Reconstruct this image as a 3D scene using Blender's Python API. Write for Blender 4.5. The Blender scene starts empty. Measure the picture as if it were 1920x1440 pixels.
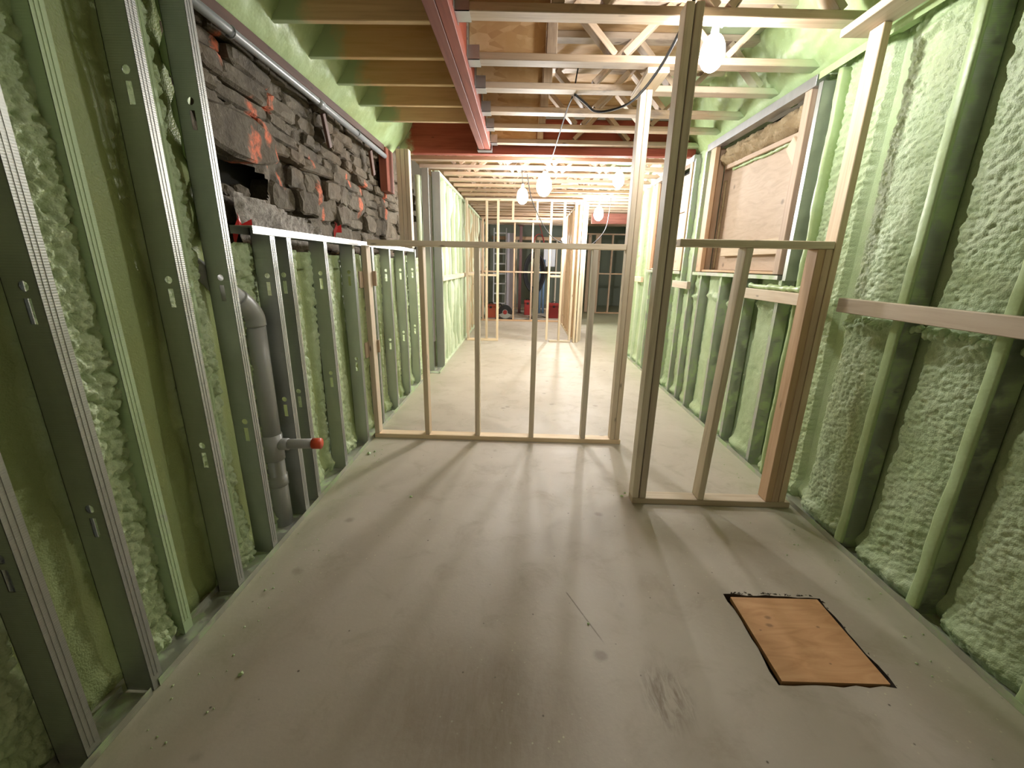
import bpy, bmesh, math, random
import numpy as np
from mathutils import Vector, Matrix
from mathutils.geometry import tessellate_polygon

random.seed(7)
rng = np.random.default_rng(11)
S = bpy.context.scene
COL = S.collection

# ---------------------------------------------------------------- camera, world, exposure
FPX, PITCH, YAW, ROLL, EYE = 782.2, .279367, .020384, -.019585, 1.4
F = Vector((0, math.cos(PITCH), -math.sin(PITCH))); U = Vector((0, math.sin(PITCH), math.cos(PITCH))); R = Vector((1, 0, 0))
cr, sr = math.cos(ROLL), math.sin(ROLL)
R, U = cr*R - sr*U, sr*R + cr*U
rot = Matrix.Rotation(YAW, 3, 'Z')
F, R, U = rot @ F, rot @ R, rot @ U
cam = bpy.data.cameras.new('camera')
camo = bpy.data.objects.new('camera', cam); COL.objects.link(camo)
camo.matrix_world = Matrix(((R.x, U.x, -F.x, 0), (R.y, U.y, -F.y, 0), (R.z, U.z, -F.z, EYE), (0, 0, 0, 1)))
cam.sensor_fit = 'HORIZONTAL'; cam.sensor_width = 36; cam.lens = 36*FPX/1920; cam.clip_start = .05; cam.clip_end = 100
S.camera = camo
w = bpy.data.worlds.new('world'); S.world = w; w.use_nodes = True
w.node_tree.nodes['Background'].inputs[0].default_value = (1, .84, .58, 1)
w.node_tree.nodes['Background'].inputs[1].default_value = .115
S.view_settings.view_transform = 'Standard'; S.view_settings.look = 'None'
S.view_settings.gamma = 1; S.view_settings.use_curve_mapping = False
S.view_settings.exposure = 0.7
# lamp strengths (emission of each glowing lamp globe)
LAMP = dict(near=150, mid=205, mid2=120, right=95, back=420, far=1100)
LAMP_COLOR = (1.0, .97, .945, 1)

# ---------------------------------------------------------------- object helpers
def link(o, parent=None, loc=None):
    COL.objects.link(o)
    if parent is not None:
        o.parent = parent
    return o
def thing(name, label, cat, loc=(0, 0, 0), group=None):
    o = bpy.data.objects.new(name, None); o.empty_display_size = .1
    link(o); o.location = loc; o['label'] = label; o['category'] = cat
    if group: o['group'] = group
    return o
def tag(o, label, cat, group=None):
    o['label'] = label; o['category'] = cat
    if group: o['group'] = group
    return o
def setting(name, mesh=None, m=None):
    o = bpy.data.objects.new(name, mesh); link(o); o['kind'] = 'structure'
    if mesh is not None and m is not None: mesh.materials.append(m)
    return o
def wloc(parent):
    v = Vector((0, 0, 0))
    while parent is not None:
        v += parent.location; parent = parent.parent
    return v
def place(name, mesh, parent, loc, rotm=None):
    """object with world-space location and rotation under a parent (parents are never rotated)"""
    o = bpy.data.objects.new(name, mesh); link(o, parent)
    p = Vector(loc) - (wloc(parent) if parent else Vector((0, 0, 0)))
    o.matrix_local = Matrix.Translation(p) @ (rotm.to_4x4() if rotm else Matrix.Identity(4))
    o.location = p
    return o
def mesh_of(name, V, Fc, m=None, smooth=False):
    me = bpy.data.meshes.new(name); me.from_pydata([tuple(v) for v in V], [], Fc); me.update()
    if m is not None: me.materials.append(m)
    if smooth: me.polygons.foreach_set('use_smooth', [True]*len(me.polygons))
    return me
def geo(name, V, Fc, m, parent=None, smooth=False):
    """mesh given in world space"""
    off = wloc(parent) if parent else Vector((0, 0, 0))
    V = [Vector(v) - off for v in V]
    o = bpy.data.objects.new(name, mesh_of(name, V, Fc, m, smooth)); link(o, parent)
    return o
_bc = {}
def block_mesh(L, W, T, m, bev=.003):
    key = (round(L, 3), round(W, 3), round(T, 3), m.name, bev)
    if key in _bc: return _bc[key]
    bm = bmesh.new(); bmesh.ops.create_cube(bm, size=1)
    for v in bm.verts: v.co = Vector((v.co.x*L, v.co.y*W, v.co.z*T))
    if bev: bmesh.ops.bevel(bm, geom=bm.edges[:], offset=min(bev, T*.3, W*.3), segments=1, affect='EDGES')
    me = bpy.data.meshes.new('board'); bm.to_mesh(me); bm.free(); me.materials.append(m)
    _bc[key] = me
    return me
def bx(name, x, y, z, m, parent=None, bev=.003):
    """board between two corners; its own X axis runs along the longest side"""
    lo = Vector((min(x), min(y), min(z))); hi = Vector((max(x), max(y), max(z)))
    d = hi - lo; c = (lo + hi)/2
    o = sorted(range(3), key=lambda i: -d[i])
    M = Matrix(((0,)*3,)*3)
    for col, ax in enumerate(o): M[ax][col] = 1
    if M.determinant() < 0:
        for r in range(3): M[r][2] *= -1
    return place(name, block_mesh(d[o[0]], d[o[1]], d[o[2]], m, bev), parent, c, M)
def board(name, a, b, W, T, wide, m, parent=None, bev=.003):
    """board from a to b; 'wide' is the direction of its wide face side W"""
    a, b = Vector(a), Vector(b); X = (b - a).normalized(); Y = Vector(wide); Y = (Y - X*Y.dot(X)).normalized(); Z = X.cross(Y)
    M = Matrix((X, Y, Z)).transposed()
    return place(name, block_mesh((b - a).length, W, T, m, bev), parent, (a + b)/2, M)
def tube_geo(pts, rad, n=8, caps=True):
    P = [Vector(p) for p in pts]; V, Fc = [], []
    rr = rad if isinstance(rad, (list, tuple)) else [rad]*len(P)
    up = None
    for i, p in enumerate(P):
        t = (P[min(i+1, len(P)-1)] - P[max(i-1, 0)]).normalized()
        if up is None:
            up = t.orthogonal().normalized()
        up = (up - t*up.dot(t)).normalized(); s = t.cross(up)
        for k in range(n):
            a = 2*math.pi*k/n; V.append(p + rr[i]*(math.cos(a)*up + math.sin(a)*s))
    for i in range(len(P)-1):
        for k in range(n):
            a, b = i*n+k, i*n+(k+1) % n; Fc.append((a, b, b+n, a+n))
    if caps: Fc.append(tuple(range(n))[::-1]); Fc.append(tuple((len(P)-1)*n+k for k in range(n)))
    return V, Fc
def tube(name, pts, rad, m, parent=None, n=8):
    V, Fc = tube_geo(pts, rad, n); return geo(name, V, Fc, m, parent, True)
def curve_pts(ctrl, n=24):
    """Catmull-Rom through control points"""
    P = [Vector(c) for c in ctrl]; P = [2*P[0]-P[1]] + P + [2*P[-1]-P[-2]]; out = []
    for i in range(1, len(P)-2):
        for k in range(n):
            t = k/n; a, b, c, d = P[i-1:i+3]
            out.append(.5*((2*b) + (c-a)*t + (2*a-5*b+4*c-d)*t*t + (3*b-a-3*c+d)*t**3))
    out.append(P[-2]); return out
class Geo:
    def __init__(s): s.V, s.F = [], []
    def add(s, V, Fc):
        n = len(s.V); s.V += list(V); s.F += [tuple(i+n for i in f) for f in Fc]
    def box(s, x, y, z):
        V = [(a, b, c) for a in x for b in y for c in z]
        s.add(V, [(0, 1, 3, 2), (4, 6, 7, 5), (0, 4, 5, 1), (2, 3, 7, 6), (0, 2, 6, 4), (1, 5, 7, 3)])
    def tube(s, p, r, n=8): s.add(*tube_geo(p, r, n))
    def build(s, name, m, parent=None, smooth=False): return geo(name, s.V, s.F, m, parent, smooth)

# ---------------------------------------------------------------- numpy noise
def _hash(ix, iy, seed):
    h = (ix.astype(np.int64)*374761393 + iy.astype(np.int64)*668265263 + seed*974711) & 0x7fffffff
    h = ((h ^ (h >> 13))*1274126177) & 0x7fffffff
    h = h ^ (h >> 16)
    return (h & 0xffff)/65535.0
def vnoise(x, y, seed=0):
    ix, iy = np.floor(x), np.floor(y); fx, fy = x-ix, y-iy
    sx, sy = fx*fx*fx*(fx*(fx*6-15)+10), fy*fy*fy*(fy*(fy*6-15)+10)
    a, b = _hash(ix, iy, seed), _hash(ix+1, iy, seed); c, d = _hash(ix, iy+1, seed), _hash(ix+1, iy+1, seed)
    return (a+(b-a)*sx)*(1-sy) + (c+(d-c)*sx)*sy
def fbm(x, y, seed=0, o=4):
    r, a, t = 0, 1, 0
    for i in range(o):
        r = r + a*vnoise(x*2**i, y*2**i, seed+i*17); t += a; a *= .5
    return r/t
def worley(x, y, seed=0):
    ix, iy = np.floor(x), np.floor(y); best = np.full(x.shape, 9.0)
    for dx in (-1, 0, 1):
        for dy in (-1, 0, 1):
            cx, cy = ix+dx, iy+dy
            px, py = cx+_hash(cx, cy, seed), cy+_hash(cx, cy, seed+91)
            best = np.minimum(best, (px-x)**2+(py-y)**2)
    return np.sqrt(best)
def sstep(a, b, x):
    t = np.clip((x-a)/(b-a), 0, 1); return t*t*(3-2*t)
def bubbles(y, z, s, seed):                       # rounded foam popcorn
    return np.clip(1-worley(y*s, z*s, seed), 0, 1)

def pop(y, z, s, seed): return np.clip(1-worley(y*s, z*s, seed)**2*1.3, 0, 1)
def foam_sheet(name, y0, y1, z0, z1, step, func, m, keep=None, kind='structure', parent=None, flip=False):
    """curtain of sprayed foam: func(y, z) gives x"""
    ny, nz = max(2, int((y1-y0)/step)+1), max(2, int((z1-z0)/step)+1)
    Y, Z = np.meshgrid(np.linspace(y0, y1, ny), np.linspace(z0, z1, nz), indexing='ij')
    X = func(Y, Z); skin = None
    if isinstance(X, tuple): X, skin = X
    co = np.stack([X, Y, Z], -1).reshape(-1, 3)
    idx = np.arange(ny*nz).reshape(ny, nz)
    q = np.stack([idx[:-1, :-1], idx[1:, :-1], idx[1:, 1:], idx[:-1, 1:]], -1).reshape(-1, 4)
    if flip: q = q[:, ::-1]
    if keep is not None:
        cy = (Y[:-1, :-1]+Y[1:, 1:])/2; cz = (Z[:-1, :-1]+Z[1:, 1:])/2
        q = q[keep(cy, cz).reshape(-1)]
    me = bpy.data.meshes.new(name)
    me.vertices.add(len(co)); me.vertices.foreach_set('co', co.ravel())
    me.loops.add(q.size); me.loops.foreach_set('vertex_index', q.ravel().astype(np.int32))
    me.polygons.add(len(q)); me.polygons.foreach_set('loop_start', np.arange(0, q.size, 4, dtype=np.int32))
    me.polygons.foreach_set('use_smooth', np.ones(len(q), dtype=bool))
    me.update(calc_edges=True); me.validate()
    me.materials.append(m)
    if skin is not None:
        at = me.attributes.new('skin', 'FLOAT', 'POINT'); at.data.foreach_set('value', skin.ravel().astype(np.float32))
    o = bpy.data.objects.new(name, me); link(o, parent)
    if parent is None: o['kind'] = kind
    return o

def foam_post(name, xc, yc, w_, d_, z0, z1, m, parent, seed, lean=0):
    NZ = max(8, int((z1-z0)/.03)); prof = []
    for k in range(12):
        a = 2*math.pi*k/12; c, s_ = math.cos(a), math.sin(a)
        prof.append((d_/2*math.copysign(abs(c)**.5, c), w_/2*math.copysign(abs(s_)**.5, s_)))
    V, Fc = [], []
    zz = np.linspace(z0, z1, NZ+1)
    nA = fbm(zz*5, zz*0+seed, seed)-.5; nB = fbm(zz*22, zz*0+seed*1.7, seed+5)-.5
    for i, z_ in enumerate(zz):
        for k, (px_, py_) in enumerate(prof):
            j = 1+.25*nA[i]+.22*nB[i]*math.sin(k*1.7+i*.9)
            V.append((xc+px_*j, yc+py_*j+.008*nA[i]+lean*(z_-z0), z_))
    for i in range(NZ):
        for k in range(12):
            a, b = i*12+k, i*12+(k+1) % 12; Fc.append((a, b, b+12, a+12))
    Fc.append(tuple(NZ*12+k for k in range(12)))
    return geo(name, V, Fc, m, parent, True)

# ---------------------------------------------------------------- materials
class NT:
    def __init__(s, name):
        s.m = bpy.data.materials.new(name); s.m.use_nodes = True; s.t = s.m.node_tree
        s.b = s.t.nodes['Principled BSDF']; s.l = s.t.links
    def n(s, typ, **k):
        nd = s.t.nodes.new(typ)
        for a, v in k.items():
            if a.startswith('i_'): s.put(nd.inputs[int(a[2:]) if a[2:].isdigit() else a[2:]], v)
            else: setattr(nd, a, v)
        return nd
    def put(s, sock, v):
        if hasattr(v, 'is_output') or isinstance(v, bpy.types.NodeSocket): s.l.new(v, sock)
        else: sock.default_value = v
    def math(s, op, a, b=0.0, c=0.0, clamp=False):
        nd = s.n('ShaderNodeMath', operation=op, use_clamp=clamp)
        s.put(nd.inputs[0], a); s.put(nd.inputs[1], b); s.put(nd.inputs[2], c); return nd.outputs[0]
    def ramp(s, fac, stops, interp='LINEAR'):
        nd = s.n('ShaderNodeValToRGB'); s.put(nd.inputs[0], fac); cr = nd.color_ramp; cr.interpolation = interp
        while len(cr.elements) < len(stops): cr.elements.new(.5)
        for e, (p, c) in zip(cr.elements, stops): e.position = p; e.color = tuple(c)+(1,) if len(c) == 3 else c
        return nd.outputs[0]
    def mix(s, fac, a, b, mode='MIX'):
        nd = s.n('ShaderNodeMix', data_type='RGBA', blend_type=mode)
        s.put(nd.inputs[0], fac)
        for i, v in ((6, a), (7, b)):
            s.put(nd.inputs[i], tuple(v)+(1,) if isinstance(v, (tuple, list)) and len(v) == 3 else v)
        return nd.outputs[2]
    def noise(s, vec, scale, detail=4, rough=.55, dist=0.0):
        nd = s.n('ShaderNodeTexNoise'); s.put(nd.inputs['Vector'], vec); nd.inputs['Scale'].default_value = scale
        nd.inputs['Detail'].default_value = detail; nd.inputs['Roughness'].default_value = rough; nd.inputs['Distortion'].default_value = dist
        return nd.outputs[0]
    def vor(s, vec, scale, feat='F1'):
        nd = s.n('ShaderNodeTexVoronoi', feature=feat); s.put(nd.inputs['Vector'], vec); nd.inputs['Scale'].default_value = scale
        return nd.outputs
    def mapping(s, vec, scale=(1, 1, 1), loc=(0, 0, 0)):
        nd = s.n('ShaderNodeMapping'); s.put(nd.inputs[0], vec); s.put(nd.inputs[1], loc); nd.inputs[3].default_value = scale
        return nd.outputs[0]
    def obj(s): return s.n('ShaderNodeTexCoord').outputs['Object']
    def pos(s): return s.n('ShaderNodeNewGeometry').outputs['Position']
    def rnd(s): return s.n('ShaderNodeObjectInfo').outputs['Random']
    def sep(s, v):
        nd = s.n('ShaderNodeSeparateXYZ'); s.put(nd.inputs[0], v); return nd.outputs
    def smooth(s, v, a, b):
        nd = s.n('ShaderNodeMapRange', interpolation_type='SMOOTHSTEP'); s.put(nd.inputs[0], v)
        nd.inputs[1].default_value = a; nd.inputs[2].default_value = b; return nd.outputs[0]
    def bump(s, h, strength=.3, dist=.01):
        nd = s.n('ShaderNodeBump'); nd.inputs['Strength'].default_value = strength; nd.inputs['Distance'].default_value = dist
        s.put(nd.inputs['Height'], h); s.l.new(nd.outputs[0], s.b.inputs['Normal'])
    def out(s, color=None, rough=None, metal=None):
        if color is not None: s.put(s.b.inputs['Base Color'], tuple(color)+(1,) if isinstance(color, tuple) and len(color) == 3 else color)
        if rough is not None: s.put(s.b.inputs['Roughness'], rough)
        if metal is not None: s.put(s.b.inputs['Metallic'], metal)
        return s.m

def flat(name, c, rough=.5, metal=0):
    t = NT(name); p = t.obj(); n = t.noise(p, 30)
    return t.out(t.mix(t.math('MULTIPLY', n, .5), tuple(c), tuple(x*.75 for x in c)), rough, metal)

FOAM_A, FOAM_B, FOAM_C = (.425, .55, .315), (.505, .62, .40), (.42, .50, .26)
def overspray(t, p, base, xin, xout):
    """green foam overspray on timber ends: grows past the plane x = xin towards xout"""
    n = t.noise(p, 9, 3)
    x = t.math('ADD', t.sep(p)[0], t.math('MULTIPLY', t.math('SUBTRACT', n, .5), .22))
    return t.mix(t.smooth(x, xin, xout), base, FOAM_A)
def wood(name, light, mid, dark, knots=.055, rough=.62, spray=None, grain=1.0, stain=None):
    t = NT(name); r = t.rnd()
    off = t.n('ShaderNodeCombineXYZ'); t.put(off.inputs[0], t.math('MULTIPLY', r, 37.0)); t.put(off.inputs[1], t.math('MULTIPLY', r, 91.0)); t.put(off.inputs[2], t.math('MULTIPLY', r, 53.0))
    p0 = t.obj(); p = t.n('ShaderNodeVectorMath', operation='ADD'); t.put(p.inputs[0], p0); t.put(p.inputs[1], off.outputs[0]); p = p.outputs[0]
    g = t.noise(t.mapping(p, (1.3, 26, 26)), 1.6, 5, .6, .6)
    col = t.ramp(g, [(.25, dark), (.5, mid), (.75, light)])
    big = t.noise(t.mapping(p, (1, 5, 5)), 2.2, 2)
    col = t.mix(t.smooth(big, .45, .75), col, t.mix(.5, col, light))
    v = t.vor(t.mapping(p, (3.4, 11, 11)), 1.0)
    vr = t.noise(p, 40, 2)
    k = t.math('ADD', v['Distance'], t.math('MULTIPLY', vr, .06))
    kn = t.math('SUBTRACT', 1.0, t.smooth(k, knots, knots+.09))
    col = t.mix(t.math('MULTIPLY', kn, .8), col, tuple(c*.28 for c in dark))
    bri = t.math('ADD', t.math('MULTIPLY', r, .34), .80)
    hsv = t.n('ShaderNodeHueSaturation'); t.put(hsv.inputs['Color'], col); t.put(hsv.inputs['Value'], bri)
    hsv.inputs['Hue'].default_value = .5; t.put(hsv.inputs['Saturation'], t.math('ADD', .85, t.math('MULTIPLY', t.math('FRACT', t.math('MULTIPLY', r, 7.3)), .3)))
    col = hsv.outputs[0]
    if stain:
        s_ = t.noise(t.mapping(p, (1.5, 4, 4)), 2.0, 4, .7); col = t.mix(t.smooth(s_, .52, .72), col, stain)
    if spray: 
        ps = t.pos()
        for a, b in spray: col = overspray(t, ps, col, a, b)
    t.bump(g, .12*grain, .004)
    return t.out(col, rough)

M = {}
M['lumber'] = wood('lumber', (.74, .63, .48), (.67, .55, .40), (.56, .43, .29))
M['lumber_grey'] = wood('lumber_grey', (.80, .71, .59), (.70, .61, .49), (.54, .45, .35))
M['lumber_orange'] = wood('lumber_orange', (.68, .50, .35), (.60, .42, .28), (.48, .31, .19))
M['truss'] = wood('truss_lumber', (.58, .46, .34), (.48, .37, .26), (.36, .26, .18), spray=[(1.35, 1.75)], stain=(.27, .21, .165))
M['far_truss'] = wood('far_truss_lumber', (.50, .38, .27), (.42, .30, .205), (.31, .21, .14), stain=(.36, .26, .19))
M['joist'] = wood('joist_lumber', (.80, .60, .34), (.73, .52, .275), (.60, .41, .20), spray=[(-1.05, -1.17)])
M['red'] = wood('red_beam_stain', (.42, .105, .06), (.33, .07, .038), (.22, .045, .025), knots=.03, rough=.7, spray=[(-1.16, -1.24)])
M['red_plain'] = wood('red_stain_plain', (.40, .13, .08), (.31, .085, .05), (.21, .055, .035), knots=.03, rough=.55)
M['brown'] = wood('brown_lumber', (.16, .075, .045), (.105, .045, .028), (.06, .028, .02))
def osb():
    t = NT('osb'); p = t.obj()
    v = t.vor(t.mapping(p, (14, 30, 30)), 1.0); n = t.noise(p, 7, 4)
    col = t.ramp(t.sep(v['Color'])[0], [(0, (.44, .28, .13)), (.5, (.54, .37, .19)), (1, (.64, .47, .27))])
    col = t.mix(t.smooth(n, .4, .7), col, (.50, .33, .15))
    t.bump(v['Distance'], .25, .004)
    return t.out(col, .6)
M['osb'] = osb()
def plywood(name, a, b, c, knots=None):
    t = NT(name); p = t.obj(); r = t.rnd()
    n = t.noise(t.mapping(p, (2.2, 9, 9)), 2.0, 5, .55, 1.4)
    col = t.ramp(n, [(.3, c), (.5, b), (.7, a)])
    v = t.vor(t.mapping(p, (5, 5, 5)), .95); k = t.math('ADD', v['Distance'], t.math('MULTIPLY', t.noise(p, 30, 2), .06))
    kn = t.math('SUBTRACT', 1.0, t.smooth(k, .06, .15))
    col = t.mix(t.math('MULTIPLY', kn, .7), col, tuple(x*.35 for x in c))
    for (kx, ky, kr) in (knots or ()):
        q = t.sep(p); d = t.math('SQRT', t.math('ADD', t.math('POWER', t.math('DIVIDE', t.math('SUBTRACT', q[0], kx), kr*1.5), 2.0), t.math('POWER', t.math('DIVIDE', t.math('SUBTRACT', q[1], ky), kr), 2.0)))
        d = t.math('ADD', d, t.math('MULTIPLY', t.noise(p, 90, 2), .5))
        col = t.mix(t.math('MULTIPLY', t.math('SUBTRACT', 1.0, t.smooth(d, .6, 1.4)), .7), col, tuple(x*.4 for x in c))
    t.bump(n, .08, .003)
    return t.out(col, .6)
M['ply'] = plywood('plywood_tan', (.53, .41, .30), (.49, .37, .265), (.43, .32, .22))
M['hatch'] = plywood('plywood_orange', (.62, .36, .18), (.56, .31, .145), (.46, .24, .10), ((-.085, .085, .011), (-.10, .045, .012), (.095, .045, .006), (-.15, .02, .004), (.03, -.12, .004)))
def sheathing():
    t = NT('subfloor_sheathing'); p = t.pos()
    n = t.noise(t.mapping(p, (2, 6, 2)), 2.0, 4, .6, .8)
    col = t.ramp(n, [(.3, (.40, .25, .12)), (.55, (.52, .35, .19)), (.75, (.62, .46, .30))])
    ns = t.noise(p, 5, 4)
    x = t.math('ADD', t.sep(p)[0], t.math('MULTIPLY', t.math('SUBTRACT', ns, .5), .5))
    col = t.mix(t.smooth(x, .95, 1.25), col, (.47, .58, .38))
    return t.out(col, .7)
M['sheath'] = sheathing()
def foam(name, a, b, c, fine=170, bstr=.5, yel=.5, rough=.42, skin=None):
    t = NT(name); p = t.pos()
    n1 = t.noise(p, 5, 4); n2 = t.noise(p, 1.7, 3); n3 = t.noise(p, 45, 3)
    col = t.mix(t.smooth(n1, .35, .7), a, b)
    col = t.mix(t.math('MULTIPLY', t.smooth(n2, .5, .75), yel), col, c)
    col = t.mix(t.math('MULTIPLY', t.smooth(n3, .55, .75), .35), col, tuple(min(1, x*1.25) for x in b))
    if skin:
        at = t.n('ShaderNodeAttribute', attribute_name='skin'); col = t.mix(t.math('MULTIPLY', at.outputs['Fac'], .85), col, t.mix(n1, skin[0], skin[1]))
    v = t.vor(p, fine); h = t.math('ADD', t.math('MULTIPLY', v['Distance'], -.6), t.noise(p, fine*.6, 3))
    t.bump(h, bstr, .004)
    t.b.inputs['Specular IOR Level'].default_value = .35
    return t.out(col, rough)
M['foam'] = foam('spray_foam', FOAM_A, FOAM_B, FOAM_C)
M['foam_left'] = foam('spray_foam_left', (.45, .56, .32), (.53, .63, .40), (.45, .53, .28), yel=.5, skin=((.42, .46, .18), (.36, .47, .21)))
M['foam_smooth'] = foam('foam_skin', (.38, .50, .24), (.45, .60, .33), (.40, .47, .19), fine=60, bstr=.2, rough=.38)
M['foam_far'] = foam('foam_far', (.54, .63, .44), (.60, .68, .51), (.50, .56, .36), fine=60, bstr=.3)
def steel(name, c=(.52, .54, .52), spray=.0, rough=.42):
    t = NT(name); p = t.pos()
    n = t.noise(t.mapping(p, (6, 6, 2)), 3, 4, .6)
    col = t.mix(n, tuple(x*.75 for x in c), c)
    w = t.n('ShaderNodeTexWave', wave_type='BANDS', bands_direction='Z'); t.put(w.inputs[0], p); w.inputs['Scale'].default_value = 45
    t.bump(t.math('ADD', w.outputs[1], t.math('MULTIPLY', n, .6)), .15, .002)
    if spray:
        s_ = t.noise(p, 6, 4, .7)
        mk = t.smooth(s_, .62-spray*.4, .80-spray*.4)
        col = t.mix(mk, col, FOAM_A)
        t.put(t.b.inputs['Metallic'], t.math('SUBTRACT', .92, t.math('MULTIPLY', mk, .92)))
        t.put(t.b.inputs['Roughness'], t.math('ADD', rough, t.math('MULTIPLY', mk, .25)))
        return t.out(col)
    return t.out(col, rough, .85)
M['steel'] = steel('galvanised_steel')
M['steel_spray'] = steel('galvanised_steel_overspray', spray=.45)
M['track'] = steel('track_steel', (.60, .61, .55), spray=.45, rough=.5)
M['steel_green'] = steel('steel_under_foam', spray=1.0)
M['hanger'] = steel('hanger_steel', (.50, .51, .52), rough=.4)
M['pvc'] = flat('grey_pvc', (.30, .32, .34), .35)
M['pipe'] = flat('grey_drain_pipe', (.40, .41, .40), .4)
M['orange_cap'] = flat('orange_cap', (.72, .09, .03), .4)
M['black'] = flat('black_rubber', (.010, .010, .011), .65)
M['white_wire'] = flat('white_wire', (.75, .72, .68), .4)
M['red_tape'] = flat('red_plastic_tape', (.62, .015, .02), .3)
M['red_box'] = flat('red_plastic', (.30, .02, .018), .4)
M['orange_box'] = flat('orange_red_plastic', (.38, .07, .03), .4)
M['white_metal'] = flat('white_painted_metal', (.66, .68, .74), .4)
M['lilac'] = flat('pale_panel', (.62, .58, .66), .5)
M['blue'] = flat('blue_grey_pipe', (.16, .25, .38), .4)
M['block'] = flat('grey_green_block', (.30, .34, .28), .8)
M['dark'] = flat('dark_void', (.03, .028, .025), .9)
M['post_brown'] = flat('dark_red_steel', (.10, .022, .018), .4)
M['batt'] = foam('mineral_wool', (.30, .22, .12), (.38, .30, .18), (.22, .15, .08), fine=90, bstr=1.0, rough=.9)
def emis(name, s):
    t = NT(name); t.b.inputs['Emission Color'].default_value = LAMP_COLOR; t.b.inputs['Emission Strength'].default_value = s
    return t.out((.9, .9, .9), .4)

MARKS = [  # orange spray paint on the rubble wall: (y, z, half width, half height, slant)
    (2.25, 2.345, .018, .075, .5), (2.66, 2.25, .022, .06, .4), (2.50, 2.15, .03, .055, -.5), (2.54, 2.06, .022, .06, .2), (2.40, 1.96, .035, .10, .5),
    (2.61, 1.96, .012, .06, -.3), (2.75, 1.86, .012, .05, -.2), (3.16, 1.86, .022, .075, .1), (3.10, 2.04, .014, .04, 0), (3.73, 2.04, .02, .05, .1), (4.02, 2.03, .03, .055, -.1), (3.93, 1.87, .025, .085, .4),
    (4.60, 2.05, .02, .07, 0), (4.60, 1.89, .028, .07, 0), (3.22, 1.72, .014, .05, .2)]
def stone():
    t = NT('rubble_stone'); p = t.pos(); r = t.rnd()
    n1 = t.noise(p, 6, 6, .65); n2 = t.noise(p, 28, 5, .7); n3 = t.noise(p, 2.3, 2)
    col = t.ramp(n1, [(.25, (.034, .027, .019)), (.5, (.098, .081, .056)), (.75, (.19, .165, .125))])
    col = t.mix(t.smooth(n2, .55, .8), col, (.28, .245, .205))
    col = t.mix(t.math('MULTIPLY', r, .45), col, (.155, .125, .082))
    col = t.mix(t.math('MULTIPLY', t.smooth(n3, .5, .7), .35), col, (.20, .14, .09))
    q = t.sep(p); m = None
    wob = t.math('MULTIPLY', t.math('SUBTRACT', t.noise(p, 22, 3), .5), 1.5)
    for (y, z, a, b, sl) in MARKS:
        dz = t.math('SUBTRACT', q[2], z); dy = t.math('SUBTRACT', t.math('SUBTRACT', q[1], y), t.math('MULTIPLY', dz, sl*.5))
        d = t.math('SQRT', t.math('ADD', t.math('POWER', t.math('DIVIDE', dy, a*1.5), 2.0), t.math('POWER', t.math('DIVIDE', dz, b), 2.0)))
        m = d if m is None else t.math('MINIMUM', m, d)
    mk = t.math('SUBTRACT', 1.0, t.smooth(t.math('ADD', m, wob), .6, 1.25))
    col = t.mix(t.math('MULTIPLY', t.math('MULTIPLY', mk, t.smooth(n2, .30, .62)), .85), col, (.80, .20, .10))
    t.bump(t.math('ADD', n1, t.math('MULTIPLY', n2, .5)), .8, .02)
    return t.out(col, .85)
M['stone'] = stone()
def mortar():
    t = NT('old_mortar'); p = t.pos(); n = t.noise(p, 40, 5, .7)
    col = t.ramp(n, [(.3, (.12, .105, .09)), (.5, (.30, .275, .245)), (.7, (.46, .43, .39))])
    t.bump(n, .8, .01); return t.out(col, .9)
M['mortar'] = mortar()
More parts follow.
